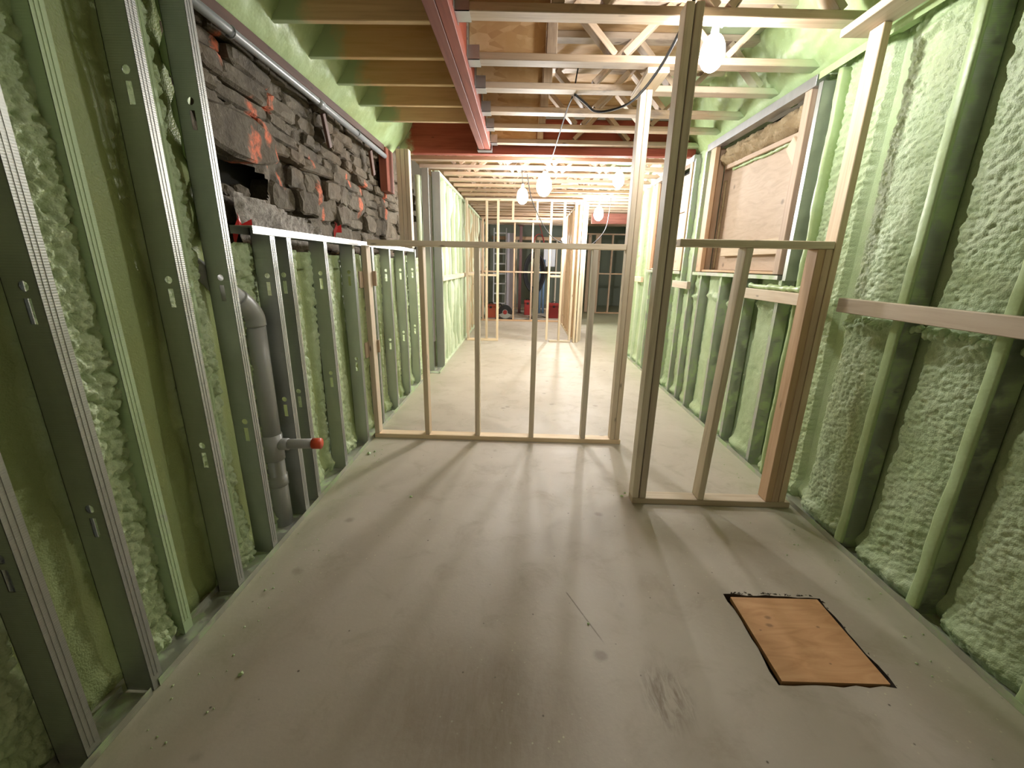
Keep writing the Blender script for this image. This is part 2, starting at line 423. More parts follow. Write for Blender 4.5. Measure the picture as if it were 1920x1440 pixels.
def concrete():
    t = NT('concrete_floor'); p = t.pos(); q = t.sep(p)
    n1 = t.noise(p, .9, 5, .6); n2 = t.noise(p, 5, 5, .65, .6); n3 = t.noise(p, 60, 3); n4 = t.noise(t.mapping(p, (14, 3, 1)), 3, 4, .7, 1.0)
    col = t.ramp(n1, [(.3, (.385, .34, .28)), (.55, (.455, .412, .352)), (.75, (.51, .468, .408))])
    col = t.mix(t.math('MULTIPLY', t.smooth(n2, .48, .75), .45), col, (.29, .24, .175))
    col = t.mix(t.math('MULTIPLY', t.smooth(n3, .5, .8), .25), col, (.5, .46, .39))
    # scuffed dirty patch near the camera and scattered specks
    d = t.math('SQRT', t.math('ADD', t.math('POWER', t.math('DIVIDE', t.math('ADD', q[0], .12), .42), 2.0), t.math('POWER', t.math('DIVIDE', t.math('SUBTRACT', q[1], 1.0), .30), 2.0)))
    sc = t.math('MULTIPLY', t.math('SUBTRACT', 1.0, t.smooth(t.math('ADD', d, t.math('MULTIPLY', n2, .8)), .6, 1.6)), t.math('ADD', .3, t.math('MULTIPLY', n4, .5)))
    col = t.mix(sc, col, (.17, .125, .075))
    d2 = t.math('SQRT', t.math('ADD', t.math('POWER', t.math('DIVIDE', t.math('SUBTRACT', q[0], .52), .10), 2.0), t.math('POWER', t.math('DIVIDE', t.math('SUBTRACT', q[1], 1.08), .16), 2.0)))
    s2 = t.math('MULTIPLY', t.math('SUBTRACT', 1.0, t.smooth(t.math('ADD', d2, n2), .7, 1.6)), t.math('MULTIPLY', t.smooth(n4, .35, .65), .7))
    col = t.mix(s2, col, (.15, .11, .065))
    v = t.vor(p, 11); vn = t.math('ADD', v['Distance'], t.math('MULTIPLY', n2, .08))
    col = t.mix(t.math('MULTIPLY', t.math('SUBTRACT', 1.0, t.smooth(vn, .055, .10)), .85), col, (.055, .04, .025))
    v2 = t.vor(t.mapping(p, (1, 1, 1), (3.1, 7.7, 0)), 26)
    lt = t.math('MULTIPLY', t.math('SUBTRACT', 1.0, t.smooth(v2['Distance'], .05, .11)), t.smooth(t.noise(p, 1.4, 2), .45, .6))
    col = t.mix(lt, col, (.55, .55, .40))
    v3 = t.vor(t.mapping(p, (1, 1, 1), (5.3, 1.7, 0)), 3.2); bl = t.math('ADD', v3['Distance'], t.math('MULTIPLY', t.noise(p, 18, 3), .12))
    col = t.mix(t.math('MULTIPLY', t.math('SUBTRACT', 1.0, t.smooth(bl, .10, .17)), .45), col, (.15, .11, .075))
    # one scratch
    ax, ay, bx_, by = .225, 1.545, .355, 1.27
    L = math.hypot(bx_-ax, by-ay); ux, uy = (bx_-ax)/L, (by-ay)/L
    rx, ry = t.math('SUBTRACT', q[0], ax), t.math('SUBTRACT', q[1], ay)
    al = t.math('ADD', t.math('MULTIPLY', rx, ux), t.math('MULTIPLY', ry, uy)); ac = t.math('ABSOLUTE', t.math('ADD', t.math('MULTIPLY', rx, -uy), t.math('MULTIPLY', ry, ux)))
    ln = t.math('MULTIPLY', t.math('MULTIPLY', t.smooth(al, 0, .02), t.math('SUBTRACT', 1.0, t.smooth(al, L*.8, L))), t.math('SUBTRACT', 1.0, t.smooth(t.math('ADD', ac, t.math('MULTIPLY', n3, .003)), .002, .006)))
    col = t.mix(t.math('MULTIPLY', ln, .8), col, (.12, .09, .055))
    # foam overspray tint along the two walls
    e = t.math('ABSOLUTE', t.math('SUBTRACT', q[0], .24))
    col = t.mix(t.math('MULTIPLY', t.smooth(t.math('ADD', e, t.math('MULTIPLY', n2, .3)), 1.2, 1.75), .5), col, (.36, .42, .24))
    t.bump(t.math('ADD', n3, t.math('MULTIPLY', n2, .6)), .12, .004)
    return t.out(col, t.math('ADD', .42, t.math('MULTIPLY', n2, .25)))
M['concrete'] = concrete()
M['pit'] = flat('broken_concrete_edge', (.06, .05, .04), .95)

# ================================================================ SETTING: floor
def tess(name, loops, z, m, parent=None):
    vl = [[Vector((x, y, 0)) for x, y in lp] for lp in loops]
    tr = tessellate_polygon(vl); V = [(v.x, v.y, z) for lp in vl for v in lp]
    Fc = []
    for a, b, c in tr:
        n = (Vector(V[b])-Vector(V[a])).cross(Vector(V[c])-Vector(V[a])).z
        Fc.append((a, b, c) if n > 0 else (c, b, a))
    return V, Fc
HX0, HX1, HY0, HY1 = .952, 1.338, 1.155, 1.535
hole = []
for (a, b) in (((HX0-.018, HY0-.012), (HX1+.006, HY0-.010)), ((HX1+.006, HY0-.010), (HX1+.012, HY1+.018)), ((HX1+.012, HY1+.018), (HX0-.016, HY1+.026)), ((HX0-.016, HY1+.026), (HX0-.018, HY0-.012))):
    for k in range(9):
        t_ = k/9; j = .0065
        hole.append((a[0]+(b[0]-a[0])*t_+random.uniform(-j, j), a[1]+(b[1]-a[1])*t_+random.uniform(-j, j)))
V, Fc = tess('floor', [[(-1.6, -1.2), (1.95, -1.2), (1.95, 7.0), (3.7, 7.0), (3.7, 15.8), (-1.6, 15.8)], hole[::-1]], 0, None)
nb = len(V)
hs = nb-len(hole)
for (x, y) in hole[::-1]: V.append((x, y, -.05))
n = len(hole)
for k in range(n): Fc.append((hs+k, hs+(k+1) % n, nb+(k+1) % n, nb+k))
Fc.append(tuple(nb+k for k in range(n)))
floor = setting('floor', mesh_of('floor', V, Fc), M['concrete'])
floor.data.materials.append(M['pit'])
for p in floor.data.polygons:
    if p.index >= len(Fc)-n-1: p.material_index = 1
# rough rim of broken concrete behind the hatch
g = Geo()
for i in range(46):
    u = random.random(); side = random.choice([0, 0, 0, 1])
    cx, cy = (HX0-.02+u*.40, HY1+.028+random.uniform(-.004, .012)) if side == 0 else (HX1+.012+random.uniform(-.003, .006), HY0+u*.38)
    r_ = random.uniform(.003, .009)
    Vv = [(cx+r_*random.uniform(-1.6, 1.6), cy+r_*random.uniform(-1, 1), z) for z in (0, 0, 0)] + [(cx, cy, r_*random.uniform(.3, .8))]
    g.add(Vv, [(0, 1, 3), (1, 2, 3), (2, 0, 3)])
o = g.build('concrete_crumb_edge', M['pit'], floor); o['kind'] = 'stuff'

# plywood cover set into the hole
hb = thing('plywood_hatch_cover', 'square orange plywood board covering a hole in the concrete floor', 'board', (1.145, 1.345, -.05))
V = [(HX0+.001, HY1+.004, -.016), (HX1-.004, HY1+.008, -.016), (HX1-.008, HY0, -.016), (HX0-.002, HY0-.004, -.016)]
cc = sum((Vector(v) for v in V), Vector())/4
pm = mesh_of('panel', [Vector(v)-cc for v in V]+[Vector(v)-cc+Vector((0, 0, .02)) for v in V], [(0, 1, 2, 3), (7, 6, 5, 4)]+[(i, i+4, (i+1) % 4+4, (i+1) % 4) for i in range(4)], M['hatch'])
place('panel', pm, hb, cc)
g = Geo()
for a in (HY0+.03, HY1-.10): bx('batten', (HX0+.02, HX1-.03), (a, a+.07), (-.05, -.0165), M['lumber'], hb)
SP = []
for (sx, sy) in ((1.30, 1.40), (1.305, 1.385)):
    pass

# ================================================================ walls
def edge_noise(z, seed): return (fbm(z*4, z*0+seed, seed)-.5)
# ---- left wall, tall foam by the camera and low foam under the stone
LSTUDS_BACK = [0.30, .62, 1.25, 1.62]
def left_x(Y, Z):
    warp = (fbm(Y*3, Z*1.2, 5)-.5)
    band = .5+.5*np.cos((Y+warp*.10)*2*np.pi/.42+1.2)          # rough strips between smooth skins
    band2 = sstep(.44, .56, band+.35*(fbm(Y*7, Z*5, 15)-.5)+.12*(fbm(Y*25, Z*18, 16)-.5)); wy = fbm(Y*14, Z*14, 17)*3
    x = -1.345+.035*(fbm(Y*4.2, Z*.8, 3)-.5)*2
    x = x+band2*(.012+.025*pop(Y+.012*wy, Z*.9+.012*wy, 34, 7)*(.3+1.4*fbm(Y*9, Z*6, 8))+.013*pop(Y, Z, 76, 21)+.020*(fbm(Y*14, Z*9, 9)-.5))
    x = x+(1-band2)*.008*fbm(Y*9, Z*3, 12)
    x = x+.03*np.exp(-((Z-.04)/.05)**2)*fbm(Y*8, Z*3, 44)      # toe of foam at the track
    return x, 1-band2
foam_edge = lambda z: 1.775+.16*(vnoise(z*3.1, z*0+3.3, 61)-.5)+.05*(vnoise(z*11, z*0+1.3, 62)-.5)
keepL = lambda y, z: (y < foam_edge(z)) | (z < 1.47+.03*(vnoise(y*9, y*0, 71)-.5))
wl = foam_sheet('wall_left', .3, 2.3, 0, 2.62, .006, left_x, M['foam_left'], keepL)
def left2_x(Y, Z):
    warp = (fbm(Y*3, Z*1.2, 25)-.5)
    band = .5+.5*np.cos((Y+warp*.10)*2*np.pi/.24+.2); b2 = sstep(.22, .40, band+.3*(fbm(Y*9, Z*6, 26)-.5)); wy = fbm(Y*14, Z*14, 17)*3
    return -1.325+.02*(fbm(Y*4, Z*.9, 23)-.5)*2 + b2*(.012+.017*pop(Y+.012*wy, Z*.9+.012*wy, 36, 27)*(.4+fbm(Y*7, Z*4, 28)*1.2)+.009*pop(Y, Z, 75, 29)) + .03*np.exp(-((Z-.05)/.06)**2), .7*(1-b2)
foam_sheet('wall_left', 2.3, 5.75, 0, 1.50, .009, left2_x, M['foam_left'], lambda y, z: z < 1.455+.05*(vnoise(y*9, y*0, 72)-.5))

pts = [(-1.305+.008*math.sin(k*1.1), float(foam_edge(np.array([1.46+k*.03]))[0])-.012, 1.46+k*.03) for k in range(38)]
V, Fc = tube_geo(pts, [.026+.007*math.sin(k*.9+.4)*math.sin(k*.37) for k in range(38)], 8); o = geo('foam_lip', V, Fc, M['foam_smooth'], wl, True)
# ---- stone rubble wall above the low stud wall, every stone a piece
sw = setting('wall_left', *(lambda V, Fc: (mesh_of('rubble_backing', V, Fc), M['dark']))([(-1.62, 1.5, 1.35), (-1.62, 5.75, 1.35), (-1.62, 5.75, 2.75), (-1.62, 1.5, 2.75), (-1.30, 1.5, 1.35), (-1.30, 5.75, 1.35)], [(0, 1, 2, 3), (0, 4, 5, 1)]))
def stone_piece(y0, y1, z0, z1, proud, depth=.14, tilt=1.0):
    W_, H_ = y1-y0, z1-z0; pts = []
    cyc = [(-.01, .12), (-.01, .5), (.0, .88), (.12, 1.01), (.38, 1.02), (.68, 1.0), (.92, .98), (1.01, .80), (1.0, .45), (1.0, .16), (.86, 0), (.6, -.02), (.33, 0), (.1, -.01)]
    sk = random.uniform(-.12, .12)*H_
    for (a, b) in cyc:
        pts.append((y0+W_*a+random.uniform(-.05, .05)*min(W_, H_*2), z0+H_*(b+random.uniform(-.09, .09))+sk*(a-.5)))
    cy, cz = (y0+y1)/2, (z0+z1)/2; xf = -1.445+proud; N = len(pts); V = []
    ty, tz = random.uniform(-.09, .09)*tilt, random.uniform(-.16, .16)*tilt
    for (y, z) in pts: V.append((xf-depth, y, z))
    for (y, z) in pts: V.append((xf-.010+ty*(y-cy)+tz*(z-cz)-random.uniform(0, .014), y, z))
    ins = min(.016, H_*.16)/max(H_, .05)
    for (y, z) in pts:
        yy, zz = y+(cy-y)*ins*.7, z+(cz-z)*ins*1.6
        V.append((xf+ty*(yy-cy)+tz*(zz-cz)+random.uniform(-.006, .006), yy, zz))
    for q_ in ((.2, .5), (.5, .45), (.8, .55)):
        V.append((xf+random.uniform(-.006, .010), y0+W_*q_[0], z0+H_*q_[1]))
    Fs = []
    for k in range(N):
        a, b = k, (k+1) % N
        Fs += [(a, b, N+b, N+a), (N+a, N+b, 2*N+b, 2*N+a)]
    c0, c1, c2 = 3*N, 3*N+1, 3*N+2
    own = {0: c0, 1: c0, 2: c0, 3: c0, 4: c1, 5: c2, 6: c2, 7: c2, 8: c2, 9: c2, 10: c2, 11: c1, 12: c0, 13: c0}
    for k in range(N):
        Fs.append((2*N+k, 2*N+(k+1) % N, own[k]))
    Fs += [(2*N+4, c1, c0), (2*N+5, c2, c1), (2*N+11, c1, c2), (2*N+12, c0, c1)]
    c = Vector((xf, cy, cz))
    me = mesh_of('stone', [Vector(v)-c for v in V], [tuple(reversed(f)) for f in Fs], M['stone'])
    return place('stone', me, sw, c)
def in_cavity(y, z): return ((y-2.30)/.30)**2+((z-1.785)/.115)**2 < 1
def in_patch(y, z): return 2.20 < y < 3.0 and z < 1.70-(y-2.2)*.10
z = 1.40; row = 0
stone_piece(2.06, 2.62, 1.90, 2.09, .03)                       # the big slab over the cavity
while z < 2.62:
    h = random.choice([.075, .09, .11, .13, .15])*random.uniform(.9, 1.1)
    y = 1.45+random.uniform(0, .2)
    while y < 5.7:
        Lw = random.uniform(.14, .44)*(1.0 if h < .12 else .85)
        hh = h*random.uniform(.92, 1.04); cy = y+Lw/2; slope = -.02*(cy-3)
        zc = z+slope
        big = 2.0 < cy < 2.66 and 1.885 < zc+h/2 < 2.10
        if not (in_cavity(cy, zc+h/2) or in_cavity(y+.05, zc+h/2) or in_cavity(y+Lw-.05, zc+h/2) or big or in_patch(cy, zc+h/2)):
            if Lw > .26 and random.random() < .25 and h > .1:
                stone_piece(y, y+Lw-.008, zc, zc+hh*.48, random.uniform(-.03, .022)); stone_piece(y+.01, y+Lw-.008, zc+hh*.50, zc+hh, random.uniform(-.03, .022))
            else: stone_piece(y, y+Lw-.002, zc, zc+hh, random.uniform(-.032, .03))
        y += Lw
    z += h; row += 1
# stones deep inside the cavity
for i in range(5):
    y = 2.12+.07*i+random.uniform(-.02, .02); zc = random.uniform(1.68, 1.73)
    stone_piece(y, y+.11, zc, zc+.07, -.10, .05)
# crumbling mortar patch under the cavity
def patch_x(Y, Z): return -1.405+.03*(fbm(Y*9, Z*9, 81)-.5)*2+.012*(fbm(Y*40, Z*40, 82)-.5)
foam_sheet('mortar_patch', 2.16, 3.05, 1.40, 1.74, .012, patch_x, M['mortar'], lambda y, z: z < 1.71-(y-2.2)*.13+.05*(vnoise(y*8, z*8, 83)-.5), parent=sw)
def rub_x(Y, Z): return -1.478+.06*(fbm(Y*6, Z*6, 85)-.5)*2+.02*(fbm(Y*25, Z*25, 86)-.5)
foam_sheet('rubble_fill', 1.5, 5.7, 1.38, 2.62, .02, rub_x, M['stone'], lambda y, z: ((y-2.31)/.29)**2+((z-1.79)/.10)**2 > 1, parent=sw)

# ---- far left wall (behind the corner), foam between studs
def farl_x(Y, Z):
    b = np.abs(((Y-5.7)/.40) % 1-.5)*2
    return -1.175+.085*(1-sstep(.05, .55, b))*fbm(Y*4, Z*2.2, 31)*1.5+.02*fbm(Y*14, Z*6, 32)+.02*sstep(.8, 1, b)
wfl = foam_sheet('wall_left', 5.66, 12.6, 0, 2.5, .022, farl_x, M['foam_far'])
for i in range(17):
    y = 5.7+.40*i
    if y < 12.5: bx('stud', (-1.13, -1.085), (y-.019, y+.019), (.0, 2.46), M['foam_far'] if y < 8.2 else M['lumber'], wfl)
for i in range(6):
    for k, dy in enumerate((.12, .27)):
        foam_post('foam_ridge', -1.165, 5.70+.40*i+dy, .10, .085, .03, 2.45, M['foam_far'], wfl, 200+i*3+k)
bx('noggin', (-1.10, -1.06), (5.72, 7.78), (1.165, 1.235), M['lumber'], wfl); bx('noggin', (-1.10, -1.06), (7.9, 12.4), (1.165, 1.235), M['lumber'], wfl)
bx('top_plate', (-1.13, -1.07), (5.66, 12.55), (2.46, 2.5), M['foam_far'], wfl); bx('bottom_plate', (-1.13, -1.07), (5.66, 12.55), (0, .03), M['foam_far'], wfl)

# ---- right wall foam
W1 = (2.93, 4.33, 1.355, 2.47); W2 = (4.74, 6.0, 1.355, 2.46)
RSTUD = [.2, .62, 1.06, 1.50, 1.93, 2.40, 2.86, 3.30, 3.74, 4.17, 4.50, 4.90, 5.34, 5.8, 6.2, 6.6]
def right_x(Y, Z):
    warp = (fbm(Y*2, Z*2, 41)-.5)*.14
    x = 1.785-.028*(fbm(Y*2.4, Z*1.3, 42)-.3)
    dmin = np.full(Y.shape, 9.0); groove = np.zeros(Y.shape); wob = .05*(fbm(Y*0+3, Z*5, 91)-.5)+.02*(vnoise(Y*0+1, Z*23, 92)-.5)
    for i_, s_ in enumerate(RSTUD):
        d = Y-s_; dmin = np.minimum(dmin, np.abs(d))
        e = s_-.075-wob*(1+.5*math.sin(i_*2.3))
        groove = np.maximum(groove, sstep(e-.018, e+.012, Y)*(d < .03))
    body = 1-groove
    x = x-.020*sstep(.02, .16, dmin)*body+.032*groove
    wy = fbm(Y*11, Z*11, 95)*2.2
    rip = .5+.5*np.sin((Z*1.0+Y*.42+warp)*2*np.pi/.050+4*fbm(Y*7, Z*7, 46))
    rmask = sstep(.42, .62, fbm(Y*1.6, Z*1.3, 43))
    x = x-body*(.0060*rip*rmask+(.0095*pop(Y+.014*wy, Z*1.35+.010*wy, 36, 45)*(.1+1.2*fbm(Y*6, Z*6, 93))+.0055*pop(Y, Z*1.3, 80, 94)+.004*(fbm(Y*38, Z*55, 97)-.5))+.011*(fbm(Y*13, Z*13, 44)-.5))
    lump = np.exp(-((Z-1.140+.02*np.sin(Y*9))/.026)**2)*sstep(.05, .1, dmin)*(Y < 4.5)      # foam swelling under the noggin
    x = x-lump*.035*bubbles(Y, Z, 17, 47)
    x = x-.035*np.exp(-((Z-.05)/.045)**2)*(.4+fbm(Y*7, Z*3, 48))
    x = x-.03*np.exp(-((Z-2.42)/.03)**2)*(.2+bubbles(Y, Z, 14, 49))*(Y < 2.3)
    return x
def keepR(y, z):
    a = (y > W1[0]) & (y < W1[1]) & (z > W1[2]) & (z < W1[3]); b = (y > W2[0]) & (y < W2[1]) & (z > W2[2]) & (z < W2[3])
    return ~(a | b)
wr = foam_sheet('wall_right', .3, 2.9, 0, 2.56, .006, right_x, M['foam'], keepR, flip=True)
foam_sheet('wall_right', 2.9, 7.0, 0, 2.56, .016, right_x, M['foam'], keepR, flip=True)
bx('wall_right', (1.75, 3.7), (6.98, 7.06), (0, 2.85), M['block'])['kind'] = 'structure'
bx('wall_right', (3.66, 3.74), (7.0, 15.8), (0, 2.85), M['block'])['kind'] = 'structure'
bx('wall_back', (-1.6, 3.7), (15.7, 15.8), (0, 2.85), M['block'])['kind'] = 'structure'

# ---- ceiling deck
bx('ceiling', (-1.6, 1.95), (-1.2, 4.80), (2.89, 2.91), M['sheath'])['kind'] = 'structure'
bx('ceiling', (-1.6, 3.7), (4.80, 15.8), (2.80, 2.82), M['sheath'])['kind'] = 'structure'
# foam packed over the rim behind the joist ends (left) and truss ends (right)
def rim(name, x0, z0, x1, z1, y0, y1, m, seed, step=.02):
    ny, nz = int((y1-y0)/step), 24; V = []; Fc = []
    for i in range(ny+1):
        y = y0+(y1-y0)*i/ny
        for k in range(nz+1):
            t_ = k/nz
            nn = float(fbm(np.array([y*6]), np.array([t_*3.0]), seed)[0])-.5; n2 = float(vnoise(np.array([y*40]), np.array([t_*18]), seed+3)[0])-.5
            d = (.05*nn+.012*n2)*(t_*.9+.1) + .03*math.sin(math.pi*t_)
            s_ = 1 if x1 > x0 else -1
            V.append((x0+(x1-x0)*t_+s_*d, y, z0+(z1-z0)*t_-d))
    for i in range(ny):
        for k in range(nz):
            a = i*(nz+1)+k; q_ = (a, a+nz+1, a+nz+2, a+1); Fc.append(q_ if x1 < x0 else q_[::-1])
    o = geo(name, V, Fc, m, None, True); o['kind'] = 'structure'; return o
rim('ceiling', -1.37, 2.472, -1.11, 2.89, .6, 4.74, M['foam_smooth'], 51)
rim('ceiling', 1.76, 2.51, 1.52, 2.89, .2, 4.8, M['foam_smooth'], 55)
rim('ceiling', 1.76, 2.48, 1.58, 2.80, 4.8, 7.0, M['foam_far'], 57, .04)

# ================================================================ windows boarded up on the right wall
def window(name, y0, y1, z0, z1, first):
    wn = setting(name); wn.location = (1.80, (y0+y1)/2, z0)
    xo, xi = 1.70, 1.84
    bx('plywood_panel', (xi-.01, xi+.008), (y0+.05, y1-.05), (z0+.03, (z1-.16) if first else z1-.05), M['ply'], wn)
    bx('jamb', (xo+.036, xi-.012), (y0+.005, y0+.043), (z0+.01, z1-.02), M['lumber_orange'], wn)
    bx('jamb', (xo+.005, xi-.012), (y1-.043, y1-.005), (z0+.01, z1-.02), M['lumber_orange'], wn)
    bx('jamb_face', (xo-.004, xo+.034), (y0-.01, y0+.055), (z0+.012, z1-.01), M['lumber_orange'], wn)
    bx('jamb_face', (xo-.004, xo+.034), (y1-.135, y1-.045), (z0+.012, z1-.03), M['lumber_orange'], wn)
    bx('sill_board', (xo+.01, xi-.012), (y0+.045, y1-.136), (z0+.012, z0+.03), M['lumber_orange'], wn)
    bx('sill_track', (xo-.012, xo+.06), (y0-.03, y1+.02), (z0-.022, z0+.006), M['track'], wn, .001)
    bx('head_track', (xo-.012, xo+.06), (y0-.05, y1+.05), (z1-.03, z1+.03), M['hanger'], wn, .001)
    bx('backing', (xi+.02, xi+.03), (y0, y1), (z0, z1), M['dark'], wn)
    if first:
        # torn mineral wool packed over the panel, and the wooden strip beneath it
        g_ = Geo(); NY, NK = 90, 14
        for i in range(NY+1):
            y = y0+.06+(y1-y0-.2)*i/NY
            for k in range(NK+1):
                t_ = k/NK; nn = float(fbm(np.array([y*13]), np.array([t_*4]), 88)[0]); n2 = float(vnoise(np.array([y*45]), np.array([t_*14]), 89)[0])
                g_.V.append((xi-.01-.075*math.sin(math.pi*t_)**.6*(.5+nn)-.018*n2, y, z1-.20+.16*t_+.03*(nn-.5)))
        for i in range(NY):
            for k in range(NK):
                a = i*(NK+1)+k; g_.F.append((a, a+1, a+NK+2, a+NK+1))
        g_.build('wool_batt', M['batt'], wn, True)
        board('head_strip', (xi-.03, y0+.05, z1-.215), (xi-.03, y1-.14, z1-.20), .035, .04, (0, 0, 1), M['lumber_orange'], wn)
        board('brace_block', (xi-.045, 3.02, 2.03), (xi-.045, 3.20, 2.22), .10, .04, (0, -1, 1), M['lumber'], wn)
        bx('panel_cleat', (xi-.05, xi-.012), (3.08, 4.02), (z0+.15, z0+.26), M['lumber'], wn)
        bx('panel_strip', (xi-.026, xi-.012), (2.99, 3.75), (z0+.032, z0+.10), M['ply'], wn)
        # foam squeezed out along the top of the panel
        pts = curve_pts([(xi-.02, y0+.06+i*.12, z1-.235+random.uniform(-.006, .006)) for i in range(10)], 6)
        V, Fc = tube_geo(pts, [.008+.008*random.random() for _ in pts], 6); geo('foam_bead', V, Fc, M['foam_smooth'], wn, True)
        pts = curve_pts([(xi-.02, y1-.14+random.uniform(-.006, .006), z0+.04+i*.11) for i in range(8)], 6)
        V, Fc = tube_geo(pts, [.008+.007*random.random() for _ in pts], 6); geo('foam_bead', V, Fc, M['batt'], wn, True)
    else:
        bx('panel_cleat', (xi-.03, xi-.012), (y0+.1, y1-.15), (z1-.45, z1-.36), M['ply'], wn)
    return wn
window('window_1', *W1, True)
window('window_2', *W2, False)

# ================================================================ steel stud builder
def stud_geo(y, x0, x1, z0, z1, holes, fl=.040, sgn=1, t_=.0022):
    """C section: web across x at y (facing the camera), flanges running sgn*y, punch-outs through the web"""
    g = Geo()
    outer = [(x0, z0), (x1, z0), (x1, z1), (x0, z1)]; loops = [outer]; xm = (x0+x1)/2+.008
    for hz in holes:
        if z0+.1 < hz < z1-.1:
            loops.append([(xm+.0135*math.cos(a), hz+.0135*math.sin(a)) for a in [-2*math.pi*k/10 for k in range(10)]])
            loops.append([(xm-.010, hz-.095), (xm-.010, hz-.030), (xm+.010, hz-.030), (xm+.010, hz-.095)])
    vl = [[Vector((a, b, 0)) for a, b in lp] for lp in loops]; tr = tessellate_polygon(vl); fv = [v for lp in vl for v in lp]
    for yy, fs in ((y, 1), (y+sgn*t_, -1)):
        g.add([(v.x, yy, v.y) for v in fv], [tuple(f)[::fs] for f in tr])
    g.box((x1-t_, x1), sorted((y, y+sgn*fl)), (z0, z1)); g.box((x0, x0+t_), sorted((y, y+sgn*fl)), (z0, z1))
    for xx in (x1, x0):
        a, b = (x1-.010, x1-t_) if xx == x1 else (x0+t_, x0+.010)
        g.box((a, b), sorted((y+sgn*(fl-t_), y+sgn*fl)), (z0, z1))
    g.box((x1-.001, x1+.0012), sorted((y+sgn*.012, y+sgn*.016)), (z0+.05, z1-.05)); g.box((x1-.001, x1+.0012), sorted((y+sgn*.025, y+sgn*.029)), (z0+.05, z1-.05))
    return g
PUNCH = (.695, 1.325, 1.955)
def track_geo(x0, x1, y0, y1, z0, up=True, lip=.03, t_=.002):
    g = Geo(); s_ = 1 if up else -1
    g.box((x0, x1), (y0, y1), sorted((z0, z0+s_*t_)))
    g.box((x0-t_, x0), (y0, y1), sorted((z0, z0+s_*lip))); g.box((x1, x1+t_), (y0, y1), sorted((z0, z0+s_*lip)))
    return g
XI, XO = -1.292, -1.200
sf = thing('steel_stud_frame', 'row of tall galvanised steel studs standing in a floor track before the left foam wall', 'stud wall', (-1.25, 1.0, 0))
track_geo(XI-.004, XO+.002, .30, 1.02, .001).build('bottom_track', M['track'], sf)
for i, y in enumerate((.36, .815, 1.03, 1.47, 1.73)):
    top = 2.60
    stud_geo(y, XI, XO, .004, top, PUNCH).build('stud', M['steel'], sf)
# foam covered studs standing between and behind them
for i, y in enumerate((.60, 1.25)):
    stud_geo(y, XI-.045, XO-.068, .004, 2.60, ()).build('stud', M['steel_green'], sf)['label'] = 'stud coated green with overspray'
stud_geo(1.60, XI-.02, XO-.085, .004, 2.6, ()).build('stud', M['steel_green'], sf)['label'] = 'stud coated green with overspray'
g = track_geo(XI-.004, XO+.002, 1.05, 4.92, .001); 

pw = thing('steel_pony_wall', 'waist-high steel stud wall below the exposed rubble stone', 'stud wall', (-1.25, 3.3, 0))
g.build('bottom_track', M['track'], pw)
track_geo(XI-.004, XO+.002, 1.925, 4.74, 1.543, False, .034).build('top_track', M['steel'], pw)
for y in (2.055, 2.20, 2.607, 3.04, 3.43, 3.87, 4.33, 4.80):
    stud_geo(y-.0, XI, XO, .004, 1.540, PUNCH).build('stud', M['steel'], pw)
# rusty debris lying in the track, crumbs of foam on the slab
sc2 = thing('steel_stud_frame', 'narrow cluster of tall steel studs at the inside corner beyond the pony wall', 'stud wall', (-1.17, 5.3, 0))
for (y, a, b) in ((5.42, -1.24, -1.16), (5.64, -1.16, -1.06)):
    stud_geo(y, a, b, .004, 2.48, ()).build('stud', M['steel'], sc2)
track_geo(-1.26, -1.06, 5.3, 5.68, .001).build('bottom_track', M['track'], sc2)
foam_post('foam_ridge', -1.285, 5.46, .12, .07, .0, 2.4, M['foam_far'], sc2, 77)

# ---- right wall frame
rf = thing('steel_stud_frame', 'foam-coated steel studs with wooden noggins running along the right wall', 'stud wall', (1.72, 2.5, 0))
rt = Geo(); rt.box((1.69, 1.78), (-.4, 6.9), (0.001, .003)); rt.box((1.688, 1.690), (-.4, 6.9), (.001, .032)); rt.build('bottom_track', M['track'], rf)
for i, y in enumerate((.20, .62, 1.08, 1.50, 1.935)):
    sp = stud_geo(y-.02, 1.702, 1.80, .004, 2.498, (), .040).build('stud', M['steel_spray'], rf)
    foam_post('foam_coat', 1.703, y+.001, .047, .022, .03, 2.47, M['foam_smooth'], sp, 90+i)
def clean_stud(y, z0, z1, m): 
    stud_geo(y, 1.70, 1.785, z0, z1, (), .036).build('stud', m, rf)
for i, y in enumerate((2.86, 3.30, 3.72, 4.14)): clean_stud(y, .004, 1.33, M['steel_spray'])
for i, y in enumerate((2.70,)): foam_post('stud', 1.735, y, .036, .07, .004, 2.46, M['foam_smooth'], rf, 120)
clean_stud(2.83, 1.33, 2.45, M['steel'])
for y in (4.40, 4.66): clean_stud(y, .004, 2.45, M['steel_spray'])
for y in (5.0, 5.4, 5.8): clean_stud(y, .004, 1.33, M['steel_spray'])
for y in (6.08, 6.42, 6.8): foam_post('stud', 1.735, y, .036, .07, .004, 2.46, M['foam_far'], rf, int(y*40))
tp = Geo(); tp.box((1.69, 1.785), (-.4, 2.86), (2.50, 2.504)); tp.box((1.688, 1.692), (-.4, 2.86), (2.465, 2.504)); tp.build('top_track', M['foam_smooth'], rf)
for (y0, y1) in ((.1, 1.2), (1.2, 2.27), (2.38, 3.33), (4.36, 4.80), (6.08, 6.45)):
    bx('noggin', (1.655, 1.693), (y0+.002, y1-.002), (1.192, 1.264), M['lumber'], rf)
# lumps of foam squeezed out above the middle noggin
g = Geo()
pts = curve_pts([(1.69, 2.62+i*.10, 1.275+random.uniform(0, .012)) for i in range(7)], 5); g.tube(pts, [.012+.012*random.random() for _ in pts], 7)
g.build('foam_bead', M['foam_smooth'], rf, True)
